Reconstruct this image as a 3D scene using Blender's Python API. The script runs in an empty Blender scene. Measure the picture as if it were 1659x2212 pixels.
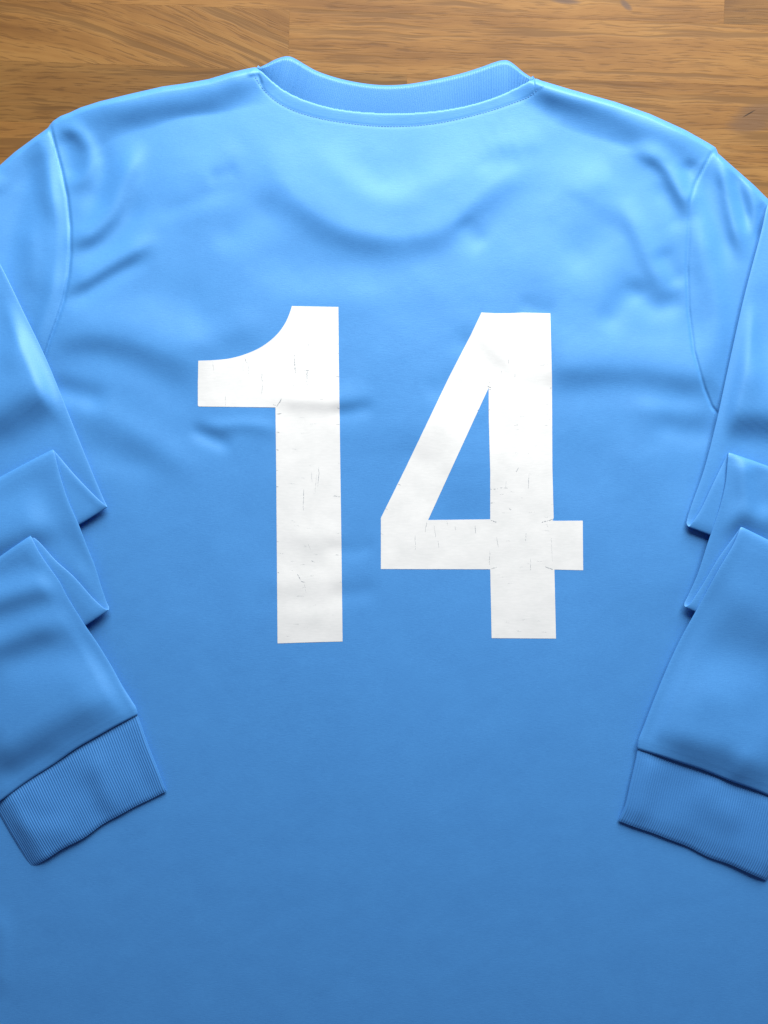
import bpy, math, random
import numpy as np
from mathutils import Vector
from mathutils.geometry import delaunay_2d_cdt

random.seed(5)
rng = np.random.default_rng(5)
scene = bpy.context.scene

# ------------------------------------------------------------------ camera, world, window light, exposure
CAM_H = 0.66                       # metres above the table
S = 0.55 / 1659.0                  # metres per layout unit on the table (layout: 1659 x 2212)
CU, CV = 829.5, 1106.0
cam_d = bpy.data.cameras.new("camera")
cam = bpy.data.objects.new("camera", cam_d)
scene.collection.objects.link(cam)
cam.location = (0, 0, CAM_H)
cam.rotation_euler = (0, 0, 0)
cam_d.sensor_fit = 'VERTICAL'
cam_d.angle = 2 * math.atan(0.5 * 2212 * S / CAM_H)
cam_d.clip_start = 0.01
cam_d.clip_end = 50
scene.camera = cam

world = bpy.data.worlds.new("World")
scene.world = world
world.use_nodes = True
bg = world.node_tree.nodes["Background"]
bg.inputs[0].default_value = (0.50, 0.58, 1.0, 1)
bg.inputs[1].default_value = 0.14

win_d = bpy.data.lights.new("window_light", 'AREA')
win_d.shape = 'RECTANGLE'
win_d.size = 1.1
win_d.size_y = 0.85
win_d.energy = 44.0
win_d.color = (1.0, 0.985, 0.94)
win = bpy.data.objects.new("window_light", win_d)
scene.collection.objects.link(win)
win.location = (0.20, 1.06, 0.66)
win.rotation_euler = (Vector((0.0, 0.05, 0.0)) - Vector(win.location)).to_track_quat('-Z', 'Y').to_euler()

scene.view_settings.view_transform = 'Standard'
scene.view_settings.look = 'None'
scene.view_settings.gamma = 1.0
scene.view_settings.exposure = 0.0
scene.view_settings.use_curve_mapping = False

# ------------------------------------------------------------------ helpers
def W(u, v, zmm):
    """layout position + height in mm -> world metres"""
    u = np.asarray(u, float); v = np.asarray(v, float); z = np.asarray(zmm, float) * 1e-3
    k = 1.0 - z / CAM_H
    return np.stack([(u - CU) * S * k, -(v - CV) * S * k, z + 0 * u], -1)

def link(o, parent=None):
    scene.collection.objects.link(o)
    if parent is not None:
        o.parent = parent
    return o

def mesh_obj(name, verts, faces, mat, parent=None, smooth=True, uv=None):
    me = bpy.data.meshes.new(name)
    me.from_pydata([tuple(p) for p in verts], [], [tuple(f) for f in faces])
    me.update()
    if smooth:
        me.polygons.foreach_set("use_smooth", [True] * len(me.polygons))
    me.materials.append(mat)
    return link(bpy.data.objects.new(name, me), parent)

def fast_mesh(name, verts, quads, mat, parent=None, normals=None):
    verts = np.ascontiguousarray(verts, np.float32); quads = np.ascontiguousarray(quads, np.int32)
    used = np.unique(quads)
    remap = np.full(len(verts), -1, np.int32); remap[used] = np.arange(len(used))
    verts = verts[used]; quads = remap[quads]
    me = bpy.data.meshes.new(name)
    me.vertices.add(len(verts)); me.vertices.foreach_set("co", verts.ravel())
    n = len(quads); k = quads.shape[1]
    me.loops.add(n * k); me.loops.foreach_set("vertex_index", quads.ravel())
    me.polygons.add(n)
    me.polygons.foreach_set("loop_start", np.arange(0, n * k, k, dtype=np.int32))
    me.polygons.foreach_set("use_smooth", np.ones(n, bool))
    me.update(calc_edges=True)
    me.validate()
    if normals is not None:
        me.normals_split_custom_set_from_vertices(np.ascontiguousarray(normals[used], np.float32))
    me.materials.append(mat)
    return link(bpy.data.objects.new(name, me), parent)

def spline(pts, n):
    """centripetal-ish Catmull-Rom through pts (rows), n samples per span"""
    P = np.asarray(pts, float)
    P = np.vstack([2 * P[0] - P[1], P, 2 * P[-1] - P[-2]])
    out = []
    for i in range(1, len(P) - 2):
        p0, p1, p2, p3 = P[i - 1], P[i], P[i + 1], P[i + 2]
        d = [max(np.linalg.norm((b - a)[:3]), 1e-6) ** 0.5 for a, b in ((p0, p1), (p1, p2), (p2, p3))]
        t0, t1 = 0, d[0]; t2 = t1 + d[1]; t3 = t2 + d[2]
        for k in range(n):
            t = t1 + (t2 - t1) * k / n
            a1 = (t1 - t) / (t1 - t0) * p0 + (t - t0) / (t1 - t0) * p1
            a2 = (t2 - t) / (t2 - t1) * p1 + (t - t1) / (t2 - t1) * p2
            a3 = (t3 - t) / (t3 - t2) * p2 + (t - t2) / (t3 - t2) * p3
            b1 = (t2 - t) / (t2 - t0) * a1 + (t - t0) / (t2 - t0) * a2
            b2 = (t3 - t) / (t3 - t1) * a2 + (t - t1) / (t3 - t1) * a3
            out.append((t2 - t) / (t2 - t1) * b1 + (t - t1) / (t2 - t1) * b2)
    out.append(P[-2])
    return np.array(out)

def resample(P, n):
    P = np.asarray(P, float)
    d = np.r_[0, np.cumsum(np.linalg.norm(np.diff(P, axis=0), axis=1))]
    t = np.linspace(0, d[-1], n)
    return np.stack([np.interp(t, d, P[:, k]) for k in range(P.shape[1])], 1)

def sstep(a, b, x):
    t = np.clip((x - a) / (b - a), 0, 1)
    return t * t * (3 - 2 * t)

def poly_dist(U, V, pts, closed=False):
    """distance, fraction along length, side (>0 = right-hand / below when walking left to right)"""
    P = np.asarray(pts, float)
    if closed:
        P = np.vstack([P, P[:1]])
    seg = np.linalg.norm(np.diff(P, axis=0), axis=1); tot = seg.sum()
    best = np.full(U.shape, 1e9); frac = np.zeros(U.shape); side = np.zeros(U.shape)
    acc = 0.0
    for i in range(len(P) - 1):
        a, b = P[i], P[i + 1]; L = seg[i]
        if L < 1e-6:
            continue
        dx, dy = (b - a) / L
        t = np.clip((U - a[0]) * dx + (V - a[1]) * dy, 0, L)
        qx = U - a[0] - t * dx; qy = V - a[1] - t * dy
        d = np.hypot(qx, qy)
        m = d < best
        best = np.where(m, d, best)
        frac = np.where(m, (acc + t) / tot, frac)
        side = np.where(m, dx * (V - a[1]) - dy * (U - a[0]), side)
        acc += L
    return best, frac, side

def ridge(U, V, Z, pts, amp, wl, wr=None, taper=0.3):
    wr = wl if wr is None else wr
    P = spline([(a, b, 0) for a, b in pts], 5)[:, :2]
    m = 3.2 * max(wl, wr)
    box = (U > P[:, 0].min() - m) & (U < P[:, 0].max() + m) & (V > P[:, 1].min() - m) & (V < P[:, 1].max() + m)
    if not box.any():
        return
    d, f, s = poly_dist(U[box], V[box], P)
    w = np.where(s > 0, wr, wl)
    k = sstep(0, taper, f) * sstep(0, taper, 1 - f) if taper > 0 else 1.0
    Z[box] += amp * k * np.exp(-(d / w) ** 2)

def vnoise(U, V, cell, seed):
    """smooth value noise"""
    r = np.random.default_rng(seed)
    g = r.uniform(-1, 1, (160, 160))
    x = (U + 900) / cell; y = (V + 900) / cell
    xi = np.floor(x).astype(int); yi = np.floor(y).astype(int)
    fx = x - xi; fy = y - yi
    fx = fx * fx * fx * (fx * (fx * 6 - 15) + 10); fy = fy * fy * fy * (fy * (fy * 6 - 15) + 10)
    G = lambda i, j: g[i % 160, j % 160]
    return (G(xi, yi) * (1 - fx) + G(xi + 1, yi) * fx) * (1 - fy) + (G(xi, yi + 1) * (1 - fx) + G(xi + 1, yi + 1) * fx) * fy

def blur(A, sigma):
    r = int(3 * sigma + 1); x = np.arange(-r, r + 1); k = np.exp(-x * x / (2 * sigma * sigma)); k /= k.sum()
    for ax in (0, 1):
        pad = [(0, 0), (0, 0)]; pad[ax] = (r, r)
        B = np.pad(A, pad, mode='edge'); out = np.zeros_like(A)
        for i, w in enumerate(k):
            sl_ = [slice(None), slice(None)]; sl_[ax] = slice(i, i + A.shape[ax])
            out += w * B[tuple(sl_)]
        A = out
    return A

# ------------------------------------------------------------------ materials
def new_mat(name):
    m = bpy.data.materials.new(name); m.use_nodes = True
    nt = m.node_tree
    return m, nt, nt.nodes["Principled BSDF"]

def node(nt, kind, **kw):
    n = nt.nodes.new(kind)
    for k, v in kw.items():
        setattr(n, k, v)
    return n

def math_node(nt, op, a, b=None):
    n = node(nt, 'ShaderNodeMath', operation=op)
    for i, x in enumerate((a, b)):
        if x is None:
            continue
        if isinstance(x, (int, float)):
            n.inputs[i].default_value = x
        else:
            nt.links.new(x, n.inputs[i])
    return n.outputs[0]

FAB = (0.062, 0.256, 0.62)
def fabric(name, col, twill=1.0, bump=0.2, rough=0.5):
    m, nt, b = new_mat(name)
    tc = node(nt, 'ShaderNodeTexCoord')
    fine = node(nt, 'ShaderNodeTexNoise'); fine.inputs['Scale'].default_value = 1500; fine.inputs['Detail'].default_value = 2
    nt.links.new(tc.outputs['Object'], fine.inputs['Vector'])
    mp = node(nt, 'ShaderNodeMapping'); mp.inputs['Rotation'].default_value = (0, 0, math.radians(38)); mp.inputs['Scale'].default_value = (260, 2300, 260)
    nt.links.new(tc.outputs['Object'], mp.inputs['Vector'])
    tw = node(nt, 'ShaderNodeTexNoise'); tw.inputs['Scale'].default_value = 1.0; tw.inputs['Detail'].default_value = 1
    nt.links.new(mp.outputs[0], tw.inputs['Vector'])
    big = node(nt, 'ShaderNodeTexNoise'); big.inputs['Scale'].default_value = 42; big.inputs['Detail'].default_value = 3
    nt.links.new(tc.outputs['Object'], big.inputs['Vector'])
    s = math_node(nt, 'ADD', math_node(nt, 'MULTIPLY', fine.outputs['Fac'], 0.55), math_node(nt, 'MULTIPLY', tw.outputs['Fac'], 0.45 * twill))
    s = math_node(nt, 'ADD', s, math_node(nt, 'MULTIPLY', big.outputs['Fac'], 0.25))
    ramp = node(nt, 'ShaderNodeValToRGB')
    ramp.color_ramp.elements[0].position = 0.35; ramp.color_ramp.elements[1].position = 0.9
    ramp.color_ramp.elements[0].color = (col[0] * 0.82, col[1] * 0.85, col[2] * 0.89, 1)
    ramp.color_ramp.elements[1].color = (min(col[0] * 1.14, 1), min(col[1] * 1.12, 1), min(col[2] * 1.08, 1), 1)
    nt.links.new(s, ramp.inputs[0])
    nt.links.new(ramp.outputs[0], b.inputs['Base Color'])
    bp = node(nt, 'ShaderNodeBump'); bp.inputs['Strength'].default_value = bump; bp.inputs['Distance'].default_value = 0.0004
    nt.links.new(s, bp.inputs['Height']); nt.links.new(bp.outputs[0], b.inputs['Normal'])
    b.inputs['Roughness'].default_value = rough
    b.inputs['Specular IOR Level'].default_value = 0.7
    b.inputs['Specular Tint'].default_value = (0.64, 0.90, 1.0, 1)
    b.inputs['Sheen Weight'].default_value = 0.12
    b.inputs['Sheen Roughness'].default_value = 0.4
    b.inputs['Sheen Tint'].default_value = (0.6, 0.85, 1, 1)
    return m

M_fab = fabric("blue_jersey_knit", FAB)
M_rib = fabric("blue_rib_knit", (FAB[0] * 0.95, FAB[1] * 0.96, FAB[2] * 0.98), twill=0.3)
M_thread, _nt, _b = new_mat("blue_thread")
_b.inputs['Base Color'].default_value = (0.05, 0.20, 0.50, 1); _b.inputs['Roughness'].default_value = 0.6

def print_material():
    m, nt, b = new_mat("white_heat_print")
    tc = node(nt, 'ShaderNodeTexCoord')
    n1 = node(nt, 'ShaderNodeTexNoise'); n1.inputs['Scale'].default_value = 60; n1.inputs['Detail'].default_value = 4
    mp = node(nt, 'ShaderNodeMapping'); mp.inputs['Scale'].default_value = (220, 900, 400)
    nt.links.new(tc.outputs['Object'], mp.inputs['Vector'])
    n2 = node(nt, 'ShaderNodeTexNoise'); n2.inputs['Scale'].default_value = 1; n2.inputs['Detail'].default_value = 2
    nt.links.new(mp.outputs[0], n2.inputs['Vector']); nt.links.new(tc.outputs['Object'], n1.inputs['Vector'])
    s = math_node(nt, 'ADD', math_node(nt, 'MULTIPLY', n1.outputs['Fac'], 0.6), math_node(nt, 'MULTIPLY', n2.outputs['Fac'], 0.4))
    ramp = node(nt, 'ShaderNodeValToRGB')
    ramp.color_ramp.elements[0].position = 0.3; ramp.color_ramp.elements[1].position = 0.7
    ramp.color_ramp.elements[0].color = (0.66, 0.68, 0.68, 1); ramp.color_ramp.elements[1].color = (0.745, 0.76, 0.76, 1)
    nt.links.new(s, ramp.inputs[0]); nt.links.new(ramp.outputs[0], b.inputs['Base Color'])
    bp = node(nt, 'ShaderNodeBump'); bp.inputs['Strength'].default_value = 0.1; bp.inputs['Distance'].default_value = 0.0004
    nt.links.new(s, bp.inputs['Height']); nt.links.new(bp.outputs[0], b.inputs['Normal'])
    b.inputs['Roughness'].default_value = 0.55
    b.inputs['Specular IOR Level'].default_value = 0.3
    return m
M_print = print_material()
M_crack, _nt, _b = new_mat("print_crack")
_b.inputs['Base Color'].default_value = (0.30, 0.34, 0.38, 1); _b.inputs['Roughness'].default_value = 0.8

def wood_material(name, tilt=0.0, curv=0.0, knots=(), dark=1.0, strong=1.0):
    """oak stave: x along the grain, object coordinates in metres, per-stave offset from Object Info"""
    m, nt, b = new_mat(name)
    L = nt.links.new
    tc = node(nt, 'ShaderNodeTexCoord'); oi = node(nt, 'ShaderNodeObjectInfo')
    sx = node(nt, 'ShaderNodeSeparateXYZ'); L(tc.outputs['Object'], sx.inputs[0])
    X, Y = sx.outputs[0], sx.outputs[1]
    wn = node(nt, 'ShaderNodeTexNoise', noise_dimensions='4D'); wn.inputs['Scale'].default_value = 14; wn.inputs['Detail'].default_value = 3
    L(tc.outputs['Object'], wn.inputs['Vector']); L(math_node(nt, 'MULTIPLY', oi.outputs['Random'], 37.0), wn.inputs['W'])
    warp = math_node(nt, 'MULTIPLY', math_node(nt, 'SUBTRACT', wn.outputs['Fac'], 0.5), 0.010)
    F = math_node(nt, 'ADD', Y, math_node(nt, 'MULTIPLY', X, tilt))
    F = math_node(nt, 'ADD', F, math_node(nt, 'MULTIPLY', math_node(nt, 'MULTIPLY', X, X), curv))
    F = math_node(nt, 'ADD', F, warp)
    seed = math_node(nt, 'MULTIPLY', oi.outputs['Random'], 53.0)
    def band(xs, ys, det, z=0.0):
        c = node(nt, 'ShaderNodeCombineXYZ')
        L(math_node(nt, 'MULTIPLY', X, xs), c.inputs[0]); L(math_node(nt, 'MULTIPLY', F, ys), c.inputs[1]); c.inputs[2].default_value = z
        t = node(nt, 'ShaderNodeTexNoise', noise_dimensions='4D'); t.inputs['Scale'].default_value = 1; t.inputs['Detail'].default_value = det
        t.inputs['Roughness'].default_value = 0.55
        L(c.outputs[0], t.inputs['Vector']); L(seed, t.inputs['W'])
        return t.outputs['Fac']
    broad = band(5, 70, 2, 1.0)
    rings = band(9, 210, 3, 5.0)
    pores = band(55, 750, 2, 9.0)
    blot = band(26, 55, 3, 13.0)
    col = node(nt, 'ShaderNodeValToRGB')
    e = col.color_ramp.elements
    e[0].position = 0.30; e[0].color = (0.19 * dark, 0.080 * dark, 0.020 * dark, 1)
    e[1].position = 0.72; e[1].color = (0.50 * dark, 0.268 * dark, 0.080 * dark, 1)
    mid = col.color_ramp.elements.new(0.5); mid.color = (0.365 * dark, 0.175 * dark, 0.046 * dark, 1)
    s = math_node(nt, 'ADD', math_node(nt, 'MULTIPLY', broad, 0.52), math_node(nt, 'MULTIPLY', rings, 0.28 * strong))
    s = math_node(nt, 'ADD', s, math_node(nt, 'MULTIPLY', blot, 0.22))
    s = math_node(nt, 'ADD', s, math_node(nt, 'MULTIPLY', math_node(nt, 'SUBTRACT', oi.outputs['Random'], 0.5), 0.10))
    L(s, col.inputs[0])
    # earlywood lines and pores: short dark dashes
    pr = node(nt, 'ShaderNodeMapRange'); pr.inputs['From Min'].default_value = 0.52; pr.inputs['From Max'].default_value = 0.64
    pr.inputs['To Min'].default_value = 0.0; pr.inputs['To Max'].default_value = 0.44
    L(pores, pr.inputs['Value'])
    rr = node(nt, 'ShaderNodeMapRange'); rr.inputs['From Min'].default_value = 0.52; rr.inputs['From Max'].default_value = 0.62
    rr.inputs['To Min'].default_value = 0.0; rr.inputs['To Max'].default_value = 0.55 * strong
    L(rings, rr.inputs['Value'])
    dk = math_node(nt, 'MAXIMUM', pr.outputs[0], rr.outputs[0])
    mx = node(nt, 'ShaderNodeMix', data_type='RGBA')
    L(dk, mx.inputs['Factor']); L(col.outputs[0], mx.inputs['A']); mx.inputs['B'].default_value = (0.115 * dark, 0.052 * dark, 0.017 * dark, 1)
    out = mx.outputs['Result']
    for kx, ky, rx, ry, kcol, ang in knots:
        dx = math_node(nt, 'SUBTRACT', X, kx); dy = math_node(nt, 'SUBTRACT', Y, ky)
        ca, sa = math.cos(ang), math.sin(ang)
        a = math_node(nt, 'ADD', math_node(nt, 'MULTIPLY', dx, ca / rx), math_node(nt, 'MULTIPLY', dy, sa / rx))
        c = math_node(nt, 'ADD', math_node(nt, 'MULTIPLY', dx, -sa / ry), math_node(nt, 'MULTIPLY', dy, ca / ry))
        r2 = math_node(nt, 'ADD', math_node(nt, 'MULTIPLY', a, a), math_node(nt, 'MULTIPLY', c, c))
        r2 = math_node(nt, 'ADD', r2, math_node(nt, 'MULTIPLY', math_node(nt, 'SUBTRACT', rings, 0.5), 1.6))
        mr = node(nt, 'ShaderNodeMapRange', interpolation_type='SMOOTHSTEP'); mr.inputs['From Min'].default_value = 1.3; mr.inputs['From Max'].default_value = 0.1
        mr.inputs['To Min'].default_value = 0.0; mr.inputs['To Max'].default_value = 0.85
        L(r2, mr.inputs['Value'])
        k = node(nt, 'ShaderNodeMix', data_type='RGBA')
        L(mr.outputs[0], k.inputs['Factor']); L(out, k.inputs['A']); k.inputs['B'].default_value = kcol
        out = k.outputs['Result']
    L(out, b.inputs['Base Color'])
    bp = node(nt, 'ShaderNodeBump'); bp.inputs['Strength'].default_value = 0.25; bp.inputs['Distance'].default_value = 0.0004; bp.invert = True
    L(dk, bp.inputs['Height']); L(bp.outputs[0], b.inputs['Normal'])
    b.inputs['Roughness'].default_value = 0.5
    b.inputs['Specular IOR Level'].default_value = 0.16
    return m

# ------------------------------------------------------------------ the wooden surface: staves in rows, slightly turned
ROT = -math.radians(1.9)
top = bpy.data.objects.new("wooden_tabletop", None); link(top)
top["kind"] = "structure"
top["label"] = "oiled oak block tabletop of glued staves under the blue shirt"
top.rotation_euler = (0, 0, ROT)
ox, oy, _ = W(0, 131, 0)           # point on the joint between two rows
top.location = (ox, oy, 0)
PITCH = 131 * S
GRAY = (0.12, 0.065, 0.032, 1)
M_oak = wood_material("oak_stave", dark=0.58)
M_oak_d = wood_material("oak_stave_brown", dark=0.43)
M_oak_cath = wood_material("oak_stave_cathedral", tilt=0.20, curv=0.75, strong=1.0, dark=0.53)
M_oak_knot = wood_material("oak_stave_knot", dark=0.56, knots=((0.040, -0.001, 0.022, 0.011, GRAY, 0.45), (0.035, 0.0015, 0.0055, 0.0006, (0.008, 0.005, 0.004, 1), 0.55)))
M_oak_top = wood_material("oak_stave_spotted", dark=0.58, knots=((0.120, -0.0092, 0.012, 0.0022, (0.09, 0.055, 0.04, 1), -0.05), (0.163, -0.0102, 0.006, 0.0026, (0.09, 0.055, 0.04, 1), -0.7)))

def stave(x0, x1, row, mat, dz):
    """row 0 lies directly below the reference joint; rows grow towards the camera's bottom"""
    cx, w = (x0 + x1) / 2, (x1 - x0)
    y1 = -row * PITCH; y0 = y1 - PITCH; cy = (y0 + y1) / 2
    g, bv, th = 0.0, 0.00005, 0.03
    hx, hy = w / 2 - g, PITCH / 2 - g
    vs = [(sx * hx, sy * hy, -th) for sx, sy in ((-1, -1), (1, -1), (1, 1), (-1, 1))]
    vs += [(sx * hx, sy * hy, dz - bv) for sx, sy in ((-1, -1), (1, -1), (1, 1), (-1, 1))]
    vs += [(sx * (hx - bv), sy * (hy - bv), dz) for sx, sy in ((-1, -1), (1, -1), (1, 1), (-1, 1))]
    fs = [(3, 2, 1, 0), (8, 9, 10, 11)]
    for k in range(4):
        j = (k + 1) % 4
        fs += [(k, j, 4 + j, 4 + k), (4 + k, 4 + j, 8 + j, 8 + k)]
    o = mesh_obj("stave", vs, fs, mat, top, smooth=False)
    o.location = (cx, cy, 0)
    return o

u2x = lambda u: u * S
rows_fixed = {
    -3: [(-420, 700, None), (700, 2150, None)],
    -2: [(-420, 150, None), (150, 1560, M_oak_top), (1560, 2150, None)],
    -1: [(-420, 622, M_oak_cath), (622, 2150, M_oak)],
    0: [(-420, 880, M_oak_d), (880, 2150, M_oak_knot)],
    1: [(-420, 300, M_oak), (300, 1480, M_oak_d), (1480, 2150, M_oak)],
    2: [(-420, 500, M_oak), (500, 2150, M_oak_d)],
}
for row in range(-3, 18):
    segs = rows_fixed.get(row)
    if segs is None:
        cuts = [-420, random.uniform(100, 700), random.uniform(1000, 1600), 2150]
        segs = [(a, b_, None) for a, b_ in zip(cuts, cuts[1:])]
    for a, b_, m in segs:
        stave(u2x(a), u2x(b_), row, m or random.choice((M_oak, M_oak_d, M_oak)), random.uniform(-0.00003, 0.0))

# ------------------------------------------------------------------ the shirt: outline and height field (layout units, mm)
TOP_L = [(-225, 860), (-190, 740), (-150, 600), (-118, 480), (-95, 430), (0, 356.5), (31, 329), (73, 298), (104, 276), (107, 270), (114.5, 261.5), (130, 251),
         (151, 243), (173, 232.5), (215, 219), (280, 203), (350, 187), (400, 180), (450, 171), (500, 156), (535, 148), (548, 145.5), (556, 146)]
COLLAR_TOP = [(562, 145), (578, 137), (593, 129), (608, 123.5), (618, 121.5), (628, 122.5), (640, 128), (660, 140), (685, 153.5), (735, 170), (793, 181),
              (835, 184), (877, 182), (935, 172.5), (998, 158), (1039, 145), (1068, 134.5), (1083, 130.5), (1096, 130.5), (1108, 137), (1131, 156), (1148, 167.5)]
TOP_R = [(1154, 170), (1160, 170), (1169, 174), (1229, 192), (1329, 220), (1404, 246), (1479, 280), (1529, 308), (1545, 318), (1548, 323), (1551, 331), (1579, 356),
         (1629, 400), (1659, 430), (1678, 455), (1700, 520), (1730, 640), (1790, 860)]
SEAM = [(556, 145), (567, 157), (581, 170), (610, 193), (652, 214), (706, 231), (768, 241), (852, 245), (935, 241), (998, 231), (1060, 214), (1114, 191), (1140, 177), (1153, 169)]
STITCH = [(551, 166), (564, 187), (593, 216), (635, 239), (693, 256), (752, 266), (810, 272), (860, 273), (914, 270), (977, 260), (1060, 239), (1110, 222), (1140, 210), (1160, 196)]
ARM_L = [(107, 270), (115, 302), (133, 369), (145, 426), (152, 492), (152, 546), (147, 599), (137, 649), (123, 692), (107, 736), (97, 769), (60, 850), (0, 930), (-25, 960)]
ARM_R = [(1547, 320), (1533, 338), (1502, 397), (1491, 434), (1487, 509), (1484, 572), (1487, 665), (1499, 759), (1521, 837), (1537, 878), (1600, 950), (1685, 985)]
OUT = TOP_L + COLLAR_TOP + TOP_R + [(1720, 950), (1685, 985), (1690, 2440), (-30, 2440), (-26, 960)]

GU0, GV0, STEP = -330.0, 70.0, 2.0
gu = np.arange(GU0, 1880, STEP); gv = np.arange(GV0, 2470, STEP)
V, U = np.meshgrid(gv, gu, indexing='ij')

# coarse distance to the outline, exact only near it
D_out = np.full(U.shape, 1e3)
Pout = np.array(OUT)
near = np.zeros(U.shape, bool)
for a, b_ in zip(Pout, np.roll(Pout, -1, axis=0)):
    lo = np.minimum(a, b_) - 150; hi = np.maximum(a, b_) + 150
    i0 = max(int((lo[1] - GV0) / STEP), 0); i1 = max(int((hi[1] - GV0) / STEP), 0)
    j0 = max(int((lo[0] - GU0) / STEP), 0); j1 = max(int((hi[0] - GU0) / STEP), 0)
    u_ = U[i0:i1, j0:j1]; v_ = V[i0:i1, j0:j1]
    if u_.size == 0:
        continue
    L_ = np.linalg.norm(b_ - a); d_ = (b_ - a) / L_
    t = np.clip((u_ - a[0]) * d_[0] + (v_ - a[1]) * d_[1], 0, L_)
    D_out[i0:i1, j0:j1] = np.minimum(D_out[i0:i1, j0:j1], np.hypot(u_ - a[0] - t * d_[0], v_ - a[1] - t * d_[1]))

Z = np.full(U.shape, 4.6)
# soft shoulder roll: the cloth is thick at the fold and falls off to the plateau
humpL = sstep(120, 260, U) * sstep(600, 500, U)
humpR = sstep(1120, 1200, U) * sstep(1545, 1440, U)
hump = (humpL + humpR) * sstep(520, 420, V)
roll_far = 78 + 18 * vnoise(U, V, 110, 3)
Z += 5.2 * hump * (1 - sstep(13, roll_far, D_out))
Z += 1.2 * (1 - sstep(10, 60, D_out)) * sstep(900, 600, V) * (1 - hump)
# slow undulation and small crumples
Z += 1.2 * vnoise(U, V, 260, 11) * sstep(1900, 1300, V) + 0.55 * vnoise(U, V, 120, 12) * sstep(1700, 900, V) + 0.10 * vnoise(U, V, 52, 13) * sstep(1500, 700, V) + 0.07 * vnoise(U * 0.8 + 0.5 * V, V, 70, 15) + 0.03 * vnoise(U + 0.3 * V, V * 1.2, 26, 16)
R = lambda pts, amp, wl, wr=None, taper=0.3: ridge(U, V, Z, pts, amp, wl, wr, taper)
Zr = np.zeros(U.shape)
R = lambda pts, amp, wl, wr=None, taper=0.3: ridge(U, V, Zr, pts, amp, wl, wr, taper)
# front collar pressing through
R([(560, 290), (616, 392), (670, 445), (727, 480), (790, 500), (846, 508), (905, 502), (949, 488), (1028, 424), (1107, 369), (1210, 335)], 5.0, 105, 40, 0.25)
R([(640, 285), (719, 361), (806, 426), (850, 432), (890, 420), (965, 376), (1035, 315)], 1.5, 34, 34)
R([(990, 470), (1015, 500), (1055, 535)], -1.4, 26)
R([(1030, 335), (1065, 352), (1130, 335)], -0.7, 26)
R([(1060, 300), (1110, 312), (1180, 295)], 0.7, 30)
R([(440, 385), (478, 380), (520, 362)], -0.7, 18)
R([(330, 470), (430, 432), (530, 395)], -0.8, 20)
R([(400, 400), (470, 350), (520, 300)], 0.8, 34)
R([(450, 530), (540, 480), (600, 420)], -1.6, 40)
R([(520, 600), (640, 570), (780, 585), (900, 560)], -1.6, 55)
R([(560, 660), (700, 640), (860, 650)], 0.9, 45)
# left armhole folds
R([(140, 275), (150, 335), (162, 400)], -2.2, 26)
R([(110, 275), (160, 284), (192, 322), (190, 370), (150, 420)], 2.6, 18)
R([(212, 290), (222, 350), (215, 410), (170, 460)], -1.9, 24)
R([(120, 530), (160, 520), (200, 503), (240, 459), (262, 402), (310, 300)], 4.2, 25, 22, 0.25)
R([(140, 560), (210, 530), (265, 487), (310, 410)], -2.2, 24)
R([(120, 640), (213, 587), (273, 552), (350, 505)], 3.0, 24, 19)
R([(120, 665), (195, 626), (245, 594), (340, 548)], -2.0, 18)
R([(70, 770), (167, 718), (267, 724), (367, 757), (470, 800)], 3.8, 64, 40, 0.25)
R([(90, 785), (170, 768), (250, 778), (350, 826), (450, 900)], -1.3, 34)
R([(90, 825), (150, 846), (240, 868)], -3.0, 26)
R([(120, 890), (220, 900), (330, 960), (450, 1040)], 1.8, 34)
R([(150, 950), (240, 985), (360, 1020)], -1.4, 34)
R([(590, 700), (500, 716), (430, 735), (360, 700)], 1.3, 34)
R([(300, 600), (380, 640), (460, 640)], -0.8, 40)
# below the flag of the 1 and across its stem
R([(410, 915), (470, 921), (530, 918), (620, 930)], 1.3, 15, 15)
R([(405, 918), (450, 944), (510, 968)], -2.0, 17)
R([(560, 858), (660, 862), (720, 866), (820, 850)], 2.0, 30, 20)
R([(700, 892), (750, 892), (820, 875)], -1.1, 17)
R([(690, 1182), (760, 1188), (820, 1178)], -0.8, 20)
R([(690, 1278), (760, 1282), (830, 1270)], -1.0, 22)
R([(540, 1262), (660, 1260), (780, 1256)], 0.9, 30)
R([(560, 1330), (660, 1328), (760, 1334)], 0.5, 26)
R([(600, 1150), (680, 1160), (760, 1150)], 0.6, 24)
# around the 4
R([(955, 725), (1017, 745), (1057, 790), (1110, 838)], -1.0, 26)
R([(1020, 705), (1080, 755), (1120, 795), (1210, 790)], 0.9, 30, 26)
R([(910, 850), (960, 838), (1010, 822)], -0.9, 24)
R([(850, 960), (900, 985), (960, 1000)], -0.6, 34)
R([(1110, 650), (1155, 666), (1210, 680)], -1.1, 20)
R([(1150, 805), (1225, 788), (1300, 784), (1390, 788), (1483, 804), (1590, 815)], 3.9, 66, 40, 0.2)
R([(1170, 850), (1300, 838), (1421, 844), (1540, 860)], -0.9, 30, 34, 0.2)
R([(1295, 720), (1340, 655), (1380, 595)], -2.0, 28)
R([(1360, 600), (1415, 662), (1490, 642)], -2.2, 26)
R([(1340, 420), (1380, 510), (1402, 560), (1450, 655)], 2.4, 28, 20)
R([(1425, 530), (1446, 580), (1475, 625)], -1.9, 24)
R([(1350, 312), (1430, 350), (1460, 396), (1480, 436), (1492, 480)], 4.4, 26, 17)
R([(1410, 390), (1445, 440), (1475, 510)], -1.5, 22)
R([(1492, 340), (1488, 385), (1492, 430)], -1.8, 16)
R([(1220, 580), (1290, 520), (1340, 450)], -1.5, 44)
R([(1240, 440), (1270, 400), (1330, 370)], 0.9, 40)
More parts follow.
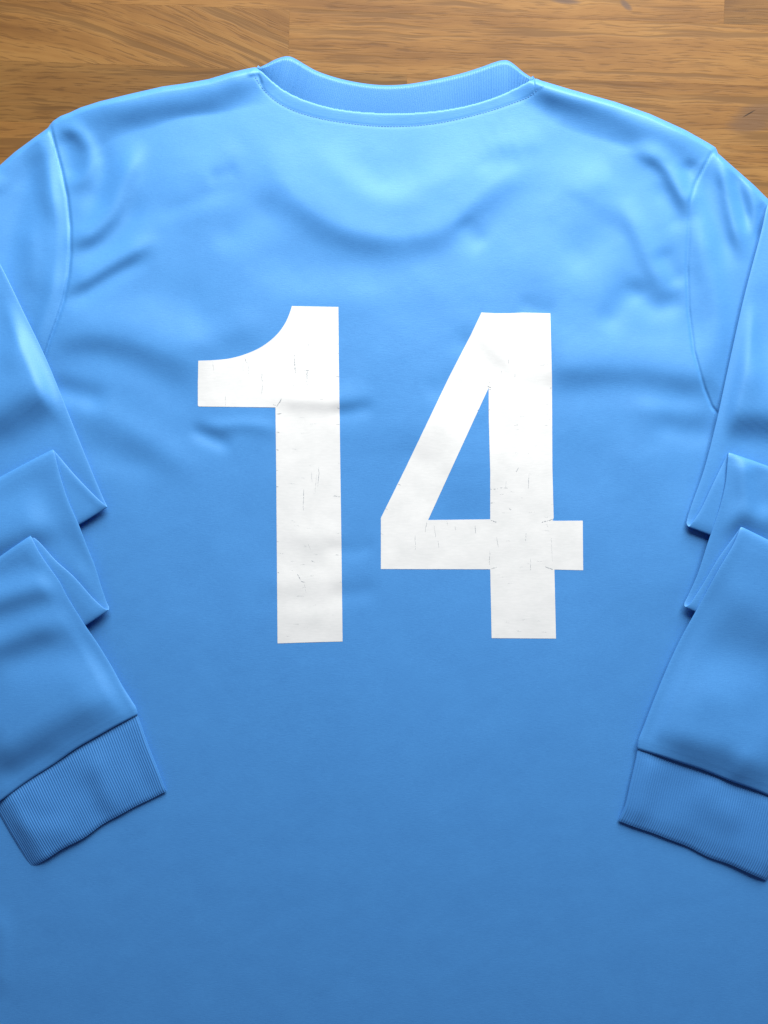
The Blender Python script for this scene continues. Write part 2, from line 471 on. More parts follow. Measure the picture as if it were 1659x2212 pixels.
R([(1400, 905), (1480, 932), (1560, 938)], -1.6, 28)
R([(1340, 875), (1440, 890), (1560, 886)], 1.0, 24)
R([(1300, 980), (1380, 1000), (1470, 1010)], 0.7, 40)
# bottom: barely anything, only the side turns
R([(-5, 1940), (4, 2050), (-2, 2170)], 1.4, 22, 20)
R([(60, 2330), (20, 2200), (10, 2100)], -0.4, 40)

# sleeve caps
sl = np.zeros(U.shape)
def box_dist(pts, u0, u1, v1):
    d_ = np.full(U.shape, 1e3); s_ = np.full(U.shape, 1e3)
    i1 = int((v1 - GV0) / STEP); j0 = max(int((u0 - GU0) / STEP), 0); j1 = int((u1 - GU0) / STEP)
    d_[:i1, j0:j1], _, s_[:i1, j0:j1] = poly_dist(U[:i1, j0:j1], V[:i1, j0:j1], pts)
    return d_, s_
dL, _ = box_dist(ARM_L, -330, 420, 1000)
dR, _ = box_dist(ARM_R, 1250, 1878, 1000)
inL = (np.interp(V, [p[1] for p in ARM_L], [p[0] for p in ARM_L]) > U) & (V < 1000) & (U < 400)
inR = (np.interp(V, [p[1] for p in ARM_R], [p[0] for p in ARM_R]) < U) & (V < 1000) & (U > 1300)
Z += np.where(inL, 1.0 * sstep(0, 34, dL) * (1 - 0.75 * sstep(26, 75, dL)), 0)
Z += np.where(inR, 0.8 * sstep(0, 34, dR) * (1 - 0.5 * sstep(30, 90, dR)) * sstep(420, 560, V), 0)
nearL = (U < 420) & (V < 1000); nearR = (U > 1250) & (V < 1000)
Z -= np.where(nearL, 1.0 * np.exp(-(dL / 3.2) ** 2), 0)
Z -= np.where(nearR, (0.45 + 0.35 * sstep(470, 600, V)) * np.exp(-(dR / 3.4) ** 2), 0)
R([(104, 265), (106, 340), (106, 400), (122, 500)], 2.4, 17, 19)
R([(122, 560), (112, 630), (98, 680), (86, 730), (74, 790)], 2.2, 17)
R([(80, 290), (55, 420), (28, 520), (10, 640)], -3.4, 34)
R([(10, 370), (-20, 420), (-30, 500)], 1.6, 20)
R([(60, 480), (72, 560), (66, 640)], 0.9, 20)
R([(1550, 310), (1565, 390), (1580, 460), (1605, 570)], 3.6, 17, 14)
R([(1520, 340), (1530, 420), (1555, 500), (1585, 590)], -2.4, 22)
R([(1490, 430), (1525, 560), (1550, 680), (1545, 820)], 3.2, 26)
R([(1580, 350), (1600, 430), (1618, 510)], -2.4, 12)
R([(1612, 380), (1630, 450), (1634, 520)], 1.8, 11)
R([(1648, 430), (1646, 470), (1640, 530)], -2.4, 8)

Z += 0.64 * blur(Zr, 2.4)
R = lambda pts, amp, wl, wr=None, taper=0.3: ridge(U, V, Z, pts, amp, wl, wr, taper)

# neck tape between the collar seam and the stitch line
ds, ss = box_dist(spline([(a, b, 0) for a, b in SEAM], 4)[:, :2], 530, 1190, 320)
dt, st = box_dist(spline([(a, b, 0) for a, b in STITCH], 4)[:, :2], 530, 1190, 320)
box = (U > 540) & (U < 1175) & (V < 300)
tape = box & (ss > 0) & (st < 0)
Z += np.where(tape, 0.5 * sstep(0, 26, dt) + 0.08 * sstep(0, 5, dt), 0)
Z -= np.where(box, 0.16 * np.exp(-(dt / 3.0) ** 2), 0)
R([(554, 156), (561, 172), (566, 190)], -0.7, 4)
R([(545, 165), (540, 150)], 0.6, 7)
Z -= np.where(box, 1.6 * sstep(-1.0, -6, np.where(ss > 0, ds, -ds)), 0)   # dips under the rib

# rounded fold all round the outline
r_edge = 11.0
Zroll = np.sqrt(np.clip(1 - (1 - np.clip(D_out / r_edge, 0, 1)) ** 2, 0, 1))
Z = np.maximum(Z, 1.6)
Z0 = Z.copy()
vtop_g = np.interp(gu, [p[0] for p in TOP_L + COLLAR_TOP + TOP_R], [p[1] for p in TOP_L + COLLAR_TOP + TOP_R])
D_sgn = np.where(V < vtop_g[None, :], -D_out, D_out)
Z = Z * (0.04 + 0.96 * Zroll)

def HF(u, v, arr=None):
    A = Z if arr is None else arr
    x = np.clip((np.asarray(u, float) - GU0) / STEP, 0, A.shape[1] - 1.001); y = np.clip((np.asarray(v, float) - GV0) / STEP, 0, A.shape[0] - 1.001)
    i = y.astype(int); j = x.astype(int); fx = x - j; fy = y - i
    return (A[i, j] * (1 - fx) + A[i, j + 1] * fx) * (1 - fy) + (A[i + 1, j] * (1 - fx) + A[i + 1, j + 1] * fx) * fy
gz_v, gz_u = np.gradient(Z, STEP)
def HF_normal(u, v):
    a = HF(u, v, gz_u) * 1e-3 / S; b_ = HF(u, v, gz_v) * 1e-3 / S
    n = np.stack([-a, b_, np.ones_like(a)], -1)
    return n / np.linalg.norm(n, axis=-1, keepdims=True)

shirt = bpy.data.objects.new("football_shirt", None); link(shirt)
shirt["label"] = "sky blue long-sleeved football shirt lying back side up with white number 14"
shirt["category"] = "shirt"

# --- back panel and sleeve caps from one sheet, cut apart along the armhole seams
cols = np.arange(-222, 1788, 3.0)
topline = sorted(set(TOP_L + TOP_R))
vt = np.interp(cols, [p[0] for p in topline], [p[1] for p in topline])
seam_s = spline([(a, b, 0) for a, b in SEAM], 8)
neck = (cols > 556) & (cols < 1153)
vt = np.where(neck, np.interp(cols, seam_s[:, 0], seam_s[:, 1]) - 6, vt)
vb = np.full(cols.shape, 2438.0)
vb = np.where(cols < -26, np.interp(cols, [-225, -26], [861, 960]), vb)
vb = np.where(cols > 1686, np.interp(cols, [1686, 1720, 1790], [985, 950, 861]), vb)
k = np.r_[0, 0.3, 0.8, 1.5, 2.5, 4, 6, 8.5, 11.5, np.arange(14.5, 1400, 3.0)]
k = np.r_[k, np.arange(k[-1] + 4, 2400, 5.0)]
k = k / k[-1]
VV = vt[None, :] + (vb - vt)[None, :] * k[:, None]
# near the top keep absolute spacing
UU = np.broadcast_to(cols[None, :], VV.shape)
rollv = np.sqrt(np.clip(1 - (1 - np.clip(HF(UU, VV, D_sgn) / r_edge, 0, 1)) ** 2, 0, 1))
P = W(UU, VV, HF(UU, VV, Z0) * (0.04 + 0.96 * rollv))
Nn = np.cross(np.gradient(P, axis=0), np.gradient(P, axis=1))
Nn /= np.maximum(np.linalg.norm(Nn, axis=-1, keepdims=True), 1e-12)
Nn = np.where(Nn[..., 2:] < 0, -Nn, Nn)
nr, nc = VV.shape
idx = np.arange(nr * nc).reshape(nr, nc)
quads = np.stack([idx[:-1, :-1], idx[1:, :-1], idx[1:, 1:], idx[:-1, 1:]], -1)
okc = (np.abs(np.diff(vb)) < 300)
quads = quads[:, okc]
cu = (UU[:-1, :-1] + UU[1:, 1:])[:, okc] / 2; cv = (VV[:-1, :-1] + VV[1:, 1:])[:, okc] / 2
lf = (np.interp(cv, [p[1] for p in ARM_L], [p[0] for p in ARM_L]) > cu) & (cu < 400) & (cv < 962)
rf = (np.interp(cv, [p[1] for p in ARM_R], [p[0] for p in ARM_R]) < cu) & (cu > 1300) & (cv < 986)
Pf = P.reshape(-1, 3); Nf = Nn.reshape(-1, 3)
back = fast_mesh("back_panel", Pf, quads[~(lf | rf)], M_fab, shirt, Nf)

# ------------------------------------------------------------------ folded sleeves: a flattened tube swept along a zigzag
def sweep_sleeve(path, ridges, tmax, n=9):
    """path rows: u, v, z(mm), D angle (deg, image space), width, half thickness(mm), layer id"""
    A = np.array(path, float)
    if len(A) > 12:
        A[:, 2] = np.where(A[:, 2] > 8, 8 + (A[:, 2] - 8) * 0.64, A[:, 2]); A[:, 5] *= np.where(A[:, 6] > 4.95, 0.9, 0.62)
    C = spline(np.c_[A[:, 0], A[:, 1], A[:, 2] * 3.0, A[:, 3] * 0, A[:, 4] * 0, A[:, 5] * 0], n)[:, :3]
    C[:, 2] /= 3.0
    par = np.arange(len(A)); fine = np.linspace(0, len(A) - 1, len(C))
    ang = np.interp(fine, par, A[:, 3]); wid = np.interp(fine, par, A[:, 4]); hth = np.interp(fine, par, A[:, 5]); lay = np.interp(fine, par, A[:, 6])
    return C, ang, wid, hth, lay

def section_t(width, nt_):
    """positions across the strip: dense at both edges"""
    e = np.array([0, 0.25, 0.7, 1.4, 2.4, 3.8, 5.6, 8, 11, 15])
    mid = np.linspace(19, width - 19, nt_)
    return np.r_[e, mid, (width - e)[::-1]]

_lay_cache = {}
def layer_offset(u, v, lay, ridges):
    z = np.zeros(u.shape)
    for lo, hi in sorted({(r[0], r[1]) for r in ridges}):
        key = (lo, hi, id(ridges))
        if key not in _lay_cache:
            xs = np.arange(-300, 2000, 4.0); ys = np.arange(350, 2000, 4.0)
            vv_, uu_ = np.meshgrid(ys, xs, indexing='ij'); g = np.zeros(uu_.shape)
            for a_, b_, pts, amp, wl, wr in ridges:
                if (a_, b_) == (lo, hi):
                    ridge(uu_, vv_, g, pts, amp * (0.95 if amp > 0 else 0.42), wl, wr, 0.3)
            _lay_cache[key] = blur(g, 2.2)
        g = _lay_cache[key]
        x = np.clip((u + 300) / 4.0, 0, g.shape[1] - 1.01); y = np.clip((v - 350) / 4.0, 0, g.shape[0] - 1.01)
        i = y.astype(int); j = x.astype(int); fx = x - j; fy = y - i
        t = (g[i, j] * (1 - fx) + g[i, j + 1] * fx) * (1 - fy) + (g[i + 1, j] * (1 - fx) + g[i + 1, j + 1] * fx) * fy
        z += t * sstep(lo - 0.02, lo + 0.1, lay) * sstep(hi + 0.02, hi - 0.06, lay)
    return z

def tube(name, C, ang, wid, hth, lay, ridges, mat, parent, nmid=70, ribs=None, cap=False, lip=0.0, bow=0.0, rib_amp=0.22, turn=0.0):
    m = len(C); er = 11.0 if ribs is None else 7.0
    world = W(C[:, 0], C[:, 1], C[:, 2])
    T = np.gradient(world, axis=0); T /= np.linalg.norm(T, axis=1, keepdims=True)
    Dw = np.stack([np.cos(np.radians(ang)), -np.sin(np.radians(ang)), 0 * ang], 1)
    N = np.cross(T, Dw); N /= np.linalg.norm(N, axis=1, keepdims=True)
    if N[np.argmin(np.abs(lay - 0.5)), 2] < 0:
        N = -N
    ref = section_t(wid.max(), nmid)
    if ribs is not None:
        ref = np.unique(np.r_[ref[:9], ref[-9:], np.linspace(0, wid.max(), int(ribs * 8) + 1)])
    nt_ = len(ref)
    tt = ref[None, :] * wid[:, None] / ref[-1]
    du = np.cos(np.radians(ang))[:, None]; dv = np.sin(np.radians(ang))[:, None]
    wc = wid[:, None]
    edge = np.minimum(tt, wc - tt)
    prof = np.sqrt(np.clip(1 - (1 - np.clip(edge / er, 0, 1)) ** 2, 0, 1))
    if ribs is None:
        prof = prof * (1 + 0.5 * sstep(0, 60, edge))
    f = tt / wc
    lm = lay[:, None]
    if ribs is None:
        bamp = bow * sstep(4.85, 5.2, lm)
    else:
        bamp = bow * (1 - 0.55 * lm)
    bend = bamp * (np.sin(math.pi * f) + 0.16 * np.sin(7.0 * f + 0.6) * np.sin(math.pi * f) + 0.08 * np.sin(19 * f) * np.sin(math.pi * f))
    if ribs is not None:
        bend = bend + lm * 1.6 * (np.sin(11 * f + 1) + 0.6 * np.sin(23 * f)) * np.sin(math.pi * f)
    uu = C[:, :1] + tt * du + bend * T[:, :1]; vv = C[:, 1:2] + tt * dv - bend * T[:, 1:2]
    zz = np.repeat(C[:, 2:3], nt_, axis=1)
    wz = layer_offset(uu, vv, np.repeat(lay[:, None], nt_, axis=1), ridges) * sstep(0, 40, edge)
    wz = wz + 0.5 * vnoise(uu, vv, 110, 31) * sstep(0, 26, edge)
    hh = hth[:, None] * prof
    if ribs is not None and turn:
        wz = wz * sstep(0.0, 0.25, lm) - turn * sstep(52, 3, wc - tt)
    if ribs is not None:
        far = np.sqrt(np.clip(1 - (1 - np.clip((wc - tt) / 34.0, 0, 1)) ** 2, 0, 1))
        hh = hth[:, None] * np.minimum(prof, far) * (1 + 0.9 * f)
    rib = 0.0
    if ribs is not None:
        rib = rib_amp * (np.cos(2 * math.pi * ribs * f) - 0.4) * sstep(0, 3, edge)
    base = W(uu, vv, zz)
    upv = np.array([0, 0, 1.0])
    topside = base + N[:, None, :] * ((hh + rib) * 1e-3)[..., None] + upv * (wz * 1e-3)[..., None]
    botside = base - N[:, None, :] * ((hh - 0.5 * rib) * 1e-3)[..., None] + upv * (np.minimum(wz, 0.8) * 1e-3)[..., None]
    if lip:
        lipo = lip * np.sin(math.pi * np.clip(f * 1.5, 0, 1)) * (np.arange(m) / (m - 1))[:, None]
        botside = botside + T[:, None, :] * (lipo * S)[..., None]
    G = np.concatenate([topside, botside[:, 1:-1][:, ::-1]], axis=1); ns = G.shape[1]
    vid = np.arange(m * ns).reshape(m, ns)
    a = vid[:-1]; b_ = vid[1:]
    q = np.stack([a, b_, np.roll(b_, -1, axis=1), np.roll(a, -1, axis=1)], -1).reshape(-1, 4)
    d0 = np.gradient(G, axis=0); d1 = np.roll(G, -1, axis=1) - np.roll(G, 1, axis=1)
    nn = np.cross(d0, d1); nn /= np.maximum(np.linalg.norm(nn, axis=-1, keepdims=True), 1e-12)
    ctr = (topside.mean(axis=1) + botside.mean(axis=1)) / 2
    i_ = int(np.argmin(np.abs(lay - 0.5))); j_ = nt_ // 2
    if np.dot(nn[i_, j_], N[i_]) < 0:
        nn = -nn; q = q[:, ::-1]
    return G.reshape(-1, 3), q, nn.reshape(-1, 3)

def arr_join(parts):
    vs, qs, o = [], [], 0
    for v_, q_ in parts:
        vs.append(v_); qs.append(q_ + o); o += len(v_)
    return np.vstack(vs), np.vstack(qs)

def build_sleeve(path, ridges, cap_quads, cuff_path, cuff_ribs, lip, bow, rib_amp, turn):
    C, ang, wid, hth, lay = sweep_sleeve(path, ridges, 0)
    tv, tq, tn = tube("sleeve", C, ang, wid, hth, lay, ridges, M_fab, shirt, bow=bow)
    # pinch the sleeve's end into the cuff seam
    vs, qs = arr_join([(Pf, cap_quads), (tv, tq)])
    o = fast_mesh("sleeve", vs, qs, M_fab, shirt, np.vstack([Nf, tn]))
    Cc, ang2, wid2, hth2, lay2 = sweep_sleeve(cuff_path, [], 0, n=6)
    cv_, cq, cn = tube("cuff", Cc, ang2, wid2, hth2, lay2, CUFF_RIDGES, M_rib, o, ribs=cuff_ribs, lip=lip, bow=bow, rib_amp=rib_amp, turn=turn)
    c = fast_mesh("cuff", cv_, cq, M_rib, o)
    return o, c

CUFF_RIDGES = []
hA = 0.85
LEFT = [  # u, v, z, D angle, width, half thickness, layer
    (-92, 428, 3.5, 105, 420, 1.0, 0.0), (-97, 424, 5.5, 105, 420, 0.9, 0.05), (-92, 426, 7.6, 106, 420, 0.9, 0.1),
    (-60, 470, 8.6, 112, 430, hA, 0.3), (0, 570, 9.0, 122, 440, hA, 0.5), (50, 672, 9.0, 132, 440, hA, 0.6), (100, 776, 9.0, 140, 440, hA, 0.7),
    (164, 933, 8.6, 148, 440, hA, 0.85), (206, 1036, 8.3, 149, 440, hA, 0.95), (224, 1078, 8.4, 149, 440, 0.9, 1.0),
    (230.5, 1092, 9.2, 149, 440, 0.75, 1.05), (231.5, 1095, 10.4, 149, 440, 0.75, 1.1), (227, 1091, 11.7, 149, 440, 0.75, 1.2),
    (206, 1072, 12.4, 149, 440, 0.9, 1.4), (160, 1024, 12.8, 150, 440, 1.0, 1.7), (126, 984, 13.0, 151, 440, 0.85, 1.9),
    (117, 973.5, 13.8, 152, 440, 0.75, 1.95), (115, 971.5, 15.0, 152, 440, 0.75, 2.0), (117, 975, 16.2, 152, 440, 0.75, 2.05),
    (121, 990, 16.8, 152, 440, 1.0, 2.1), (128, 1020, 16.6, 151, 440, hA, 2.2), (147, 1080, 15.6, 150, 435, hA, 2.4), (170, 1133, 13.8, 149, 430, hA, 2.5),
    (190, 1185, 11.6, 148, 430, hA, 2.6), (205, 1222, 10.2, 148, 430, hA, 2.7), (219, 1267, 9.2, 147, 425, hA, 2.85), (231, 1302, 8.9, 147, 425, 0.9, 2.95),
    (235.5, 1312, 9.6, 147, 425, 0.75, 3.0), (234.5, 1317, 10.9, 147, 425, 0.75, 3.05), (227, 1315, 12.2, 147, 425, 0.75, 3.1),
    (203, 1294, 13.2, 147, 425, 0.95, 3.3), (160, 1246, 15.6, 146, 425, 1.0, 3.55), (119, 1209, 18.0, 145, 425, 1.0, 3.75), (84, 1170, 19.2, 145, 420, 0.85, 3.9),
    (70, 1159.5, 20.0, 145, 420, 0.75, 3.95), (66.5, 1158, 21.2, 145, 420, 0.75, 4.0), (69, 1162, 22.4, 145, 420, 0.75, 4.05),
    (75, 1174, 22.8, 145, 420, 1.0, 4.1), (85, 1193, 22.6, 145, 418, hA, 4.2), (108, 1227, 21.5, 146, 415, hA, 4.3), (128, 1255, 20.0, 147, 412, hA, 4.4),
    (147, 1291, 18.0, 148, 410, hA, 4.5), (183, 1349, 14.4, 148, 402, hA, 4.65), (213, 1393, 11.6, 148, 396, 1.2, 4.8), (240, 1437, 9.8, 147.5, 388, 1.3, 4.9),
    (268, 1487, 8.8, 147.5, 388, 1.4, 5.0), (286, 1515, 8.6, 147.5, 386, 1.5, 5.1), (294.5, 1529, 8.6, 147.5, 384, 1.5, 5.15), (297.5, 1540, 8.4, 147.5, 382, 1.35, 5.2), (297.8, 1543, 8.0, 147.5, 382, 0.9, 5.22)]
LEFT_CUFF = [(290, 1531, 6.9, 147.5, 374, 0.4, 0.0), (296, 1541, 7.25, 147.5, 372, 0.7, 0.1), (304, 1562, 7.4, 148, 367, 1.1, 0.2), (319, 1605, 7.5, 149, 358, 1.2, 0.4), (341, 1660, 7.3, 150, 349, 1.2, 0.7),
             (357, 1702, 6.4, 150, 341, 1.0, 0.95), (360, 1708, 6.1, 150, 340, 0.6, 1.0)]
LEFT_R = [
    (0.3, 1.0, [(-110, 930), (0, 890), (50, 862), (110, 846), (170, 880)], 8.0, 125, 42),
    (0.3, 1.0, [(-20, 985), (80, 925), (160, 895)], -2.2, 38, 38),
    (0.3, 1.0, [(20, 820), (52, 720), (30, 620)], 2.0, 26, 30),
    (0.3, 1.0, [(-30, 720), (0, 680), (10, 620)], -1.0, 30, 30),
    (2.0, 3.0, [(-60, 1195), (40, 1152), (125, 1116)], 4.5, 60, 34),
    (2.0, 3.0, [(40, 1200), (130, 1168), (200, 1150)], -2.2, 30, 30),
    (2.0, 3.0, [(110, 1020), (50, 1058), (-10, 1085)], -1.0, 30, 30),
    (2.0, 3.0, [(140, 1230), (190, 1240), (225, 1280)], 1.0, 26, 26),
    (4.0, 5.3, [(-100, 1330), (30, 1285), (100, 1268), (170, 1262)], 3.0, 30, 26),
    (4.0, 5.3, [(-60, 1260), (40, 1228), (110, 1225)], -2.2, 30, 30),
    (4.0, 5.3, [(-100, 1420), (20, 1382), (80, 1358), (170, 1335)], 3.0, 34, 28),
    (4.0, 5.3, [(-20, 1450), (110, 1408), (220, 1430)], -3.0, 36, 36),
    (4.0, 5.3, [(-80, 1655), (30, 1592), (110, 1546), (190, 1506), (290, 1462)], 7.5, 130, 56),
    (4.0, 5.3, [(-10, 1690), (70, 1648), (140, 1612)], -2.2, 24, 20),
    (4.0, 5.3, [(140, 1615), (205, 1582), (280, 1540)], -1.0, 18, 16),
]
hR = 0.85
RIGHT = [
    (1660, 440, 3.5, 76, 420, 1.0, 0.0), (1664, 434, 5.5, 76, 420, 0.9, 0.05), (1661, 436, 7.6, 75, 420, 0.9, 0.1),
    (1655, 452, 8.8, 72, 430, hR, 0.2), (1646, 493, 9.2, 66, 440, hR, 0.35), (1609, 634, 9.2, 52, 440, hR, 0.5), (1577, 775, 9.0, 40, 440, hR, 0.65), (1546, 917, 8.8, 28, 440, hR, 0.8),
    (1520, 1017, 8.5, 22, 440, hR, 0.9), (1494, 1090, 8.4, 20, 440, 0.95, 0.97), (1485, 1118, 8.6, 20, 440, 0.8, 1.0), (1483, 1132, 9.6, 20, 440, 0.75, 1.03), (1488, 1137, 11.0, 20, 440, 0.75, 1.08), (1496, 1128, 12.4, 20, 440, 0.75, 1.15),
    (1513, 1102, 13.0, 20, 440, 0.9, 1.35), (1541, 1043, 13.6, 20, 440, 1.0, 1.65), (1566, 992, 13.8, 20, 440, 0.85, 1.9),
    (1572, 980.5, 14.6, 20, 440, 0.75, 1.95), (1573.5, 978, 15.8, 20, 440, 0.75, 2.0), (1573, 983, 17.0, 20, 440, 0.75, 2.05),
    (1571, 1003, 17.4, 20, 440, 1.0, 2.1), (1567, 1044, 17.0, 20, 438, hR, 2.2), (1555, 1095, 15.8, 20, 436, hR, 2.4), (1530, 1169, 13.0, 21, 432, hR, 2.55), (1505, 1245, 10.4, 22, 430, hR, 2.75),
    (1484, 1291, 9.2, 23, 425, 0.9, 2.95), (1478, 1304, 9.8, 24, 425, 0.75, 3.0), (1479.5, 1310, 11.0, 24, 425, 0.75, 3.03), (1487, 1307, 12.2, 24, 425, 0.75, 3.1),
    (1513, 1270, 13.6, 25, 425, 0.95, 3.3), (1550, 1208, 16.8, 26, 425, 1.0, 3.6), (1590, 1153, 19.4, 27, 422, 0.85, 3.9),
    (1598, 1141.5, 20.2, 27, 420, 0.75, 3.95), (1600.5, 1138.5, 21.4, 27, 420, 0.75, 4.0), (1598, 1143, 22.6, 27, 420, 0.75, 4.05),
    (1586, 1172, 22.8, 27, 416, 1.0, 4.1), (1551, 1232, 20.4, 25, 412, hR, 4.3), (1513, 1302, 15.4, 23, 406, hR, 4.5), (1469, 1382, 10.8, 21, 398, 1.2, 4.75),
    (1441, 1442, 9.4, 20, 388, 1.3, 4.9), (1414, 1507, 8.8, 20, 376, 1.4, 5.0), (1387, 1577, 8.6, 20, 364, 1.5, 5.1), (1379, 1597, 8.6, 20, 360, 1.5, 5.15), (1376.5, 1613, 8.4, 20, 358, 1.35, 5.2), (1376.5, 1617, 8.0, 20, 358, 0.9, 5.22)]
RIGHT_CUFF = [(1386, 1604, 6.9, 20, 350, 0.4, 0.0), (1378, 1617, 7.25, 20, 350, 0.7, 0.1), (1373, 1640, 7.4, 20, 350, 1.1, 0.25), (1361, 1692, 7.5, 21, 348, 1.2, 0.5), (1349, 1742, 7.3, 21.5, 347, 1.2, 0.8),
              (1338, 1766, 6.4, 22, 346, 1.0, 0.95), (1335, 1772, 6.1, 22, 345, 0.6, 1.0)]
RIGHT_R = [
    (0.2, 1.0, [(1600, 640), (1608, 760), (1614, 880)], 2.8, 28, 26),
    (0.2, 1.0, [(1530, 900), (1610, 890), (1720, 910)], 6.5, 115, 36),
    (0.2, 1.0, [(1570, 955), (1630, 942), (1720, 965)], -2.0, 28, 28),
    (0.2, 1.0, [(1650, 600), (1645, 700), (1650, 800)], -1.4, 24, 24),
    (2.0, 3.0, [(1588, 970), (1600, 1040), (1606, 1090), (1580, 1135)], 3.4, 24, 24),
    (2.0, 3.0, [(1632, 1000), (1640, 1060), (1646, 1120)], -2.4, 30, 30),
    (2.0, 3.0, [(1540, 1140), (1600, 1120), (1690, 1140)], 2.2, 26, 24),
    (4.0, 5.3, [(1540, 1290), (1620, 1320), (1710, 1370)], 1.8, 50, 50),
    (4.0, 5.3, [(1500, 1400), (1590, 1410), (1690, 1435)], -2.0, 44, 44),
    (4.0, 5.3, [(1380, 1555), (1480, 1575), (1550, 1597), (1620, 1630), (1730, 1655)], 7.5, 145, 56),
    (4.0, 5.3, [(1385, 1602), (1440, 1610), (1490, 1635)], -1.2, 20, 18),
    (4.0, 5.3, [(1540, 1590), (1556, 1640), (1556, 1690)], -1.2, 16, 14),
    (4.0, 5.3, [(1610, 1600), (1592, 1645), (1580, 1690)], 1.0, 18, 16),
    (4.0, 5.3, [(1460, 1480), (1560, 1500), (1680, 1490)], 1.6, 44, 44),
]
CUFF_RIDGES = [
    (-1, 3, [(20, 1760), (100, 1790), (180, 1790)], 1.3, 30, 30), (-1, 3, [(205, 1610), (225, 1700), (265, 1770)], 1.2, 24, 20),
    (-1, 3, [(180, 1660), (203, 1735), (225, 1790)], -1.4, 22, 22), (-1, 3, [(265, 1560), (295, 1650), (345, 1740)], -1.2, 20, 20),
    (-1, 3, [(120, 1650), (150, 1690), (160, 1740)], -0.9, 26, 26), (-1, 3, [(60, 1700), (90, 1730), (110, 1760)], 0.8, 24, 24),
    (-1, 3, [(1405, 1620), (1388, 1700), (1370, 1790)], 1.2, 24, 18), (-1, 3, [(1450, 1660), (1432, 1720), (1415, 1790)], -1.4, 30, 30),
    (-1, 3, [(1500, 1680), (1560, 1740), (1620, 1770)], 1.2, 40, 40), (-1, 3, [(1540, 1690), (1600, 1730), (1640, 1740)], -1.0, 30, 30),
    (-1, 3, [(1480, 1770), (1540, 1790), (1600, 1830)], -0.9, 26, 26)]

sleeve_l, cuff_l = build_sleeve(LEFT, LEFT_R, quads[lf], LEFT_CUFF, 68, 0.0, -13.0, 0.12, 2.6)
sleeve_r, cuff_r = build_sleeve(RIGHT, RIGHT_R, quads[rf], RIGHT_CUFF, 66, 7.0, -8.0, 0.11, 0.0)

# ------------------------------------------------------------------ collar
def build_collar():
    ns = 1300
    a = resample(spline([(x, y, 0) for x, y in SEAM], 12)[:, :2], ns)
    # matching parameters: keep the pairs roughly square to the band
    tp = spline([(x, y, 0) for x, y in COLLAR_TOP], 12)[:, :2]
    d = np.r_[0, np.cumsum(np.linalg.norm(np.diff(tp, axis=0), axis=1))]; d /= d[-1]
    f = np.linspace(0, 1, ns)
    fm = np.interp(f, [0, 0.06, 0.12, 0.9, 0.955, 1], [0, 0.055, 0.125, 0.90, 0.955, 1])
    b_ = np.stack([np.interp(fm, d, tp[:, 0]), np.interp(fm, d, tp[:, 1])], 1)
    a[:, 1] -= 0.0
    tt = np.r_[-0.05, 0, 0.02, 0.05, 0.1, 0.16, 0.24, 0.32, 0.4, 0.48, 0.56, 0.64, 0.72, 0.79, 0.85, 0.9, 0.94, 0.965, 0.982, 0.993, 1.0]
    rows = []
    width = np.linalg.norm(b_ - a, axis=1)
    zs = HF(a[:, 0], a[:, 1] + 2)
    rib = 0.10 * np.cos(2 * math.pi * 165 * f)
    for t in tt:
        p = a + (b_ - a) * t
        px = (1 - t) * width
        rollz = np.sqrt(np.clip(1 - (1 - np.clip(px / 8.0, 0, 1)) ** 2, 0, 1))
        up = zs - 0.35 + 1.7 * t * np.clip(width / 50, 0, 1) + 0.2 * np.sin(math.pi * min(max(t, 0), 1)) + 0.9 * (np.sin(9 * f + 0.6) + 0.6 * np.sin(17 * f)) * t * (1 - 0.5 * t)
        z = 0.9 + (up - 0.9) * rollz + rib * rollz * (1 if 0 <= t < 0.99 else 0)
        rows.append(W(p[:, 0], p[:, 1], z))
    # turn under
    inn = (a - b_) / np.maximum(width, 1e-3)[:, None]
    for q, z in ((4, 0.5), (min(20, 20), 0.4)):
        p = b_ + inn * np.minimum(q, width * 0.8)[:, None]
        rows.append(W(p[:, 0], p[:, 1], np.full(ns, z)))
    G = np.array(rows); m = G.shape[0]
    vid = np.arange(m * ns).reshape(m, ns)
    q = np.stack([vid[:-1, :-1], vid[:-1, 1:], vid[1:, 1:], vid[1:, :-1]], -1).reshape(-1, 4)
    return fast_mesh("collar", G.reshape(-1, 3), q, M_rib, shirt)
collar = build_collar()

# stitch line under the neck tape
def stitches(pts, length, gap, width, parent, z_off):
    C = spline([(a, b, 0) for a, b in pts], 12)[:, :2]
    d = np.r_[0, np.cumsum(np.linalg.norm(np.diff(C, axis=0), axis=1))]
    verts, faces = [], []
    s = 0.0
    while s + length < d[-1]:
        for j, (ds_, w_, dz_) in enumerate(((0, 0.2, -0.12), (0.2, 1, 0.04), (0.5, 1.1, 0.10), (0.8, 1, 0.04), (1, 0.2, -0.12))):
            q = s + ds_ * length
            x, y = np.interp(q, d, C[:, 0]), np.interp(q, d, C[:, 1])
            x2, y2 = np.interp(q + 1, d, C[:, 0]), np.interp(q + 1, d, C[:, 1])
            tx, ty = x2 - x, y2 - y; l = math.hypot(tx, ty) or 1
            nx, ny = -ty / l, tx / l
            z = float(HF(x, y)) + z_off + dz_
            base = len(verts)
            for o_, zz in ((-1, -0.15), (0, 0.08), (1, -0.15)):
                verts.append(W(x + nx * o_ * w_ * width, y + ny * o_ * w_ * width, z + zz))
            if j:
                b0 = base - 3
                faces += [(b0, base, base + 1, b0 + 1), (b0 + 1, base + 1, base + 2, b0 + 2)]
        s += length + gap + random.uniform(-0.3, 0.3)
    o = mesh_obj("stitching", np.array(verts), faces, M_thread, parent)
    o["kind"] = "stuff"
    return o
stitches(STITCH, 4.6, 1.9, 0.9, collar, 0.12)

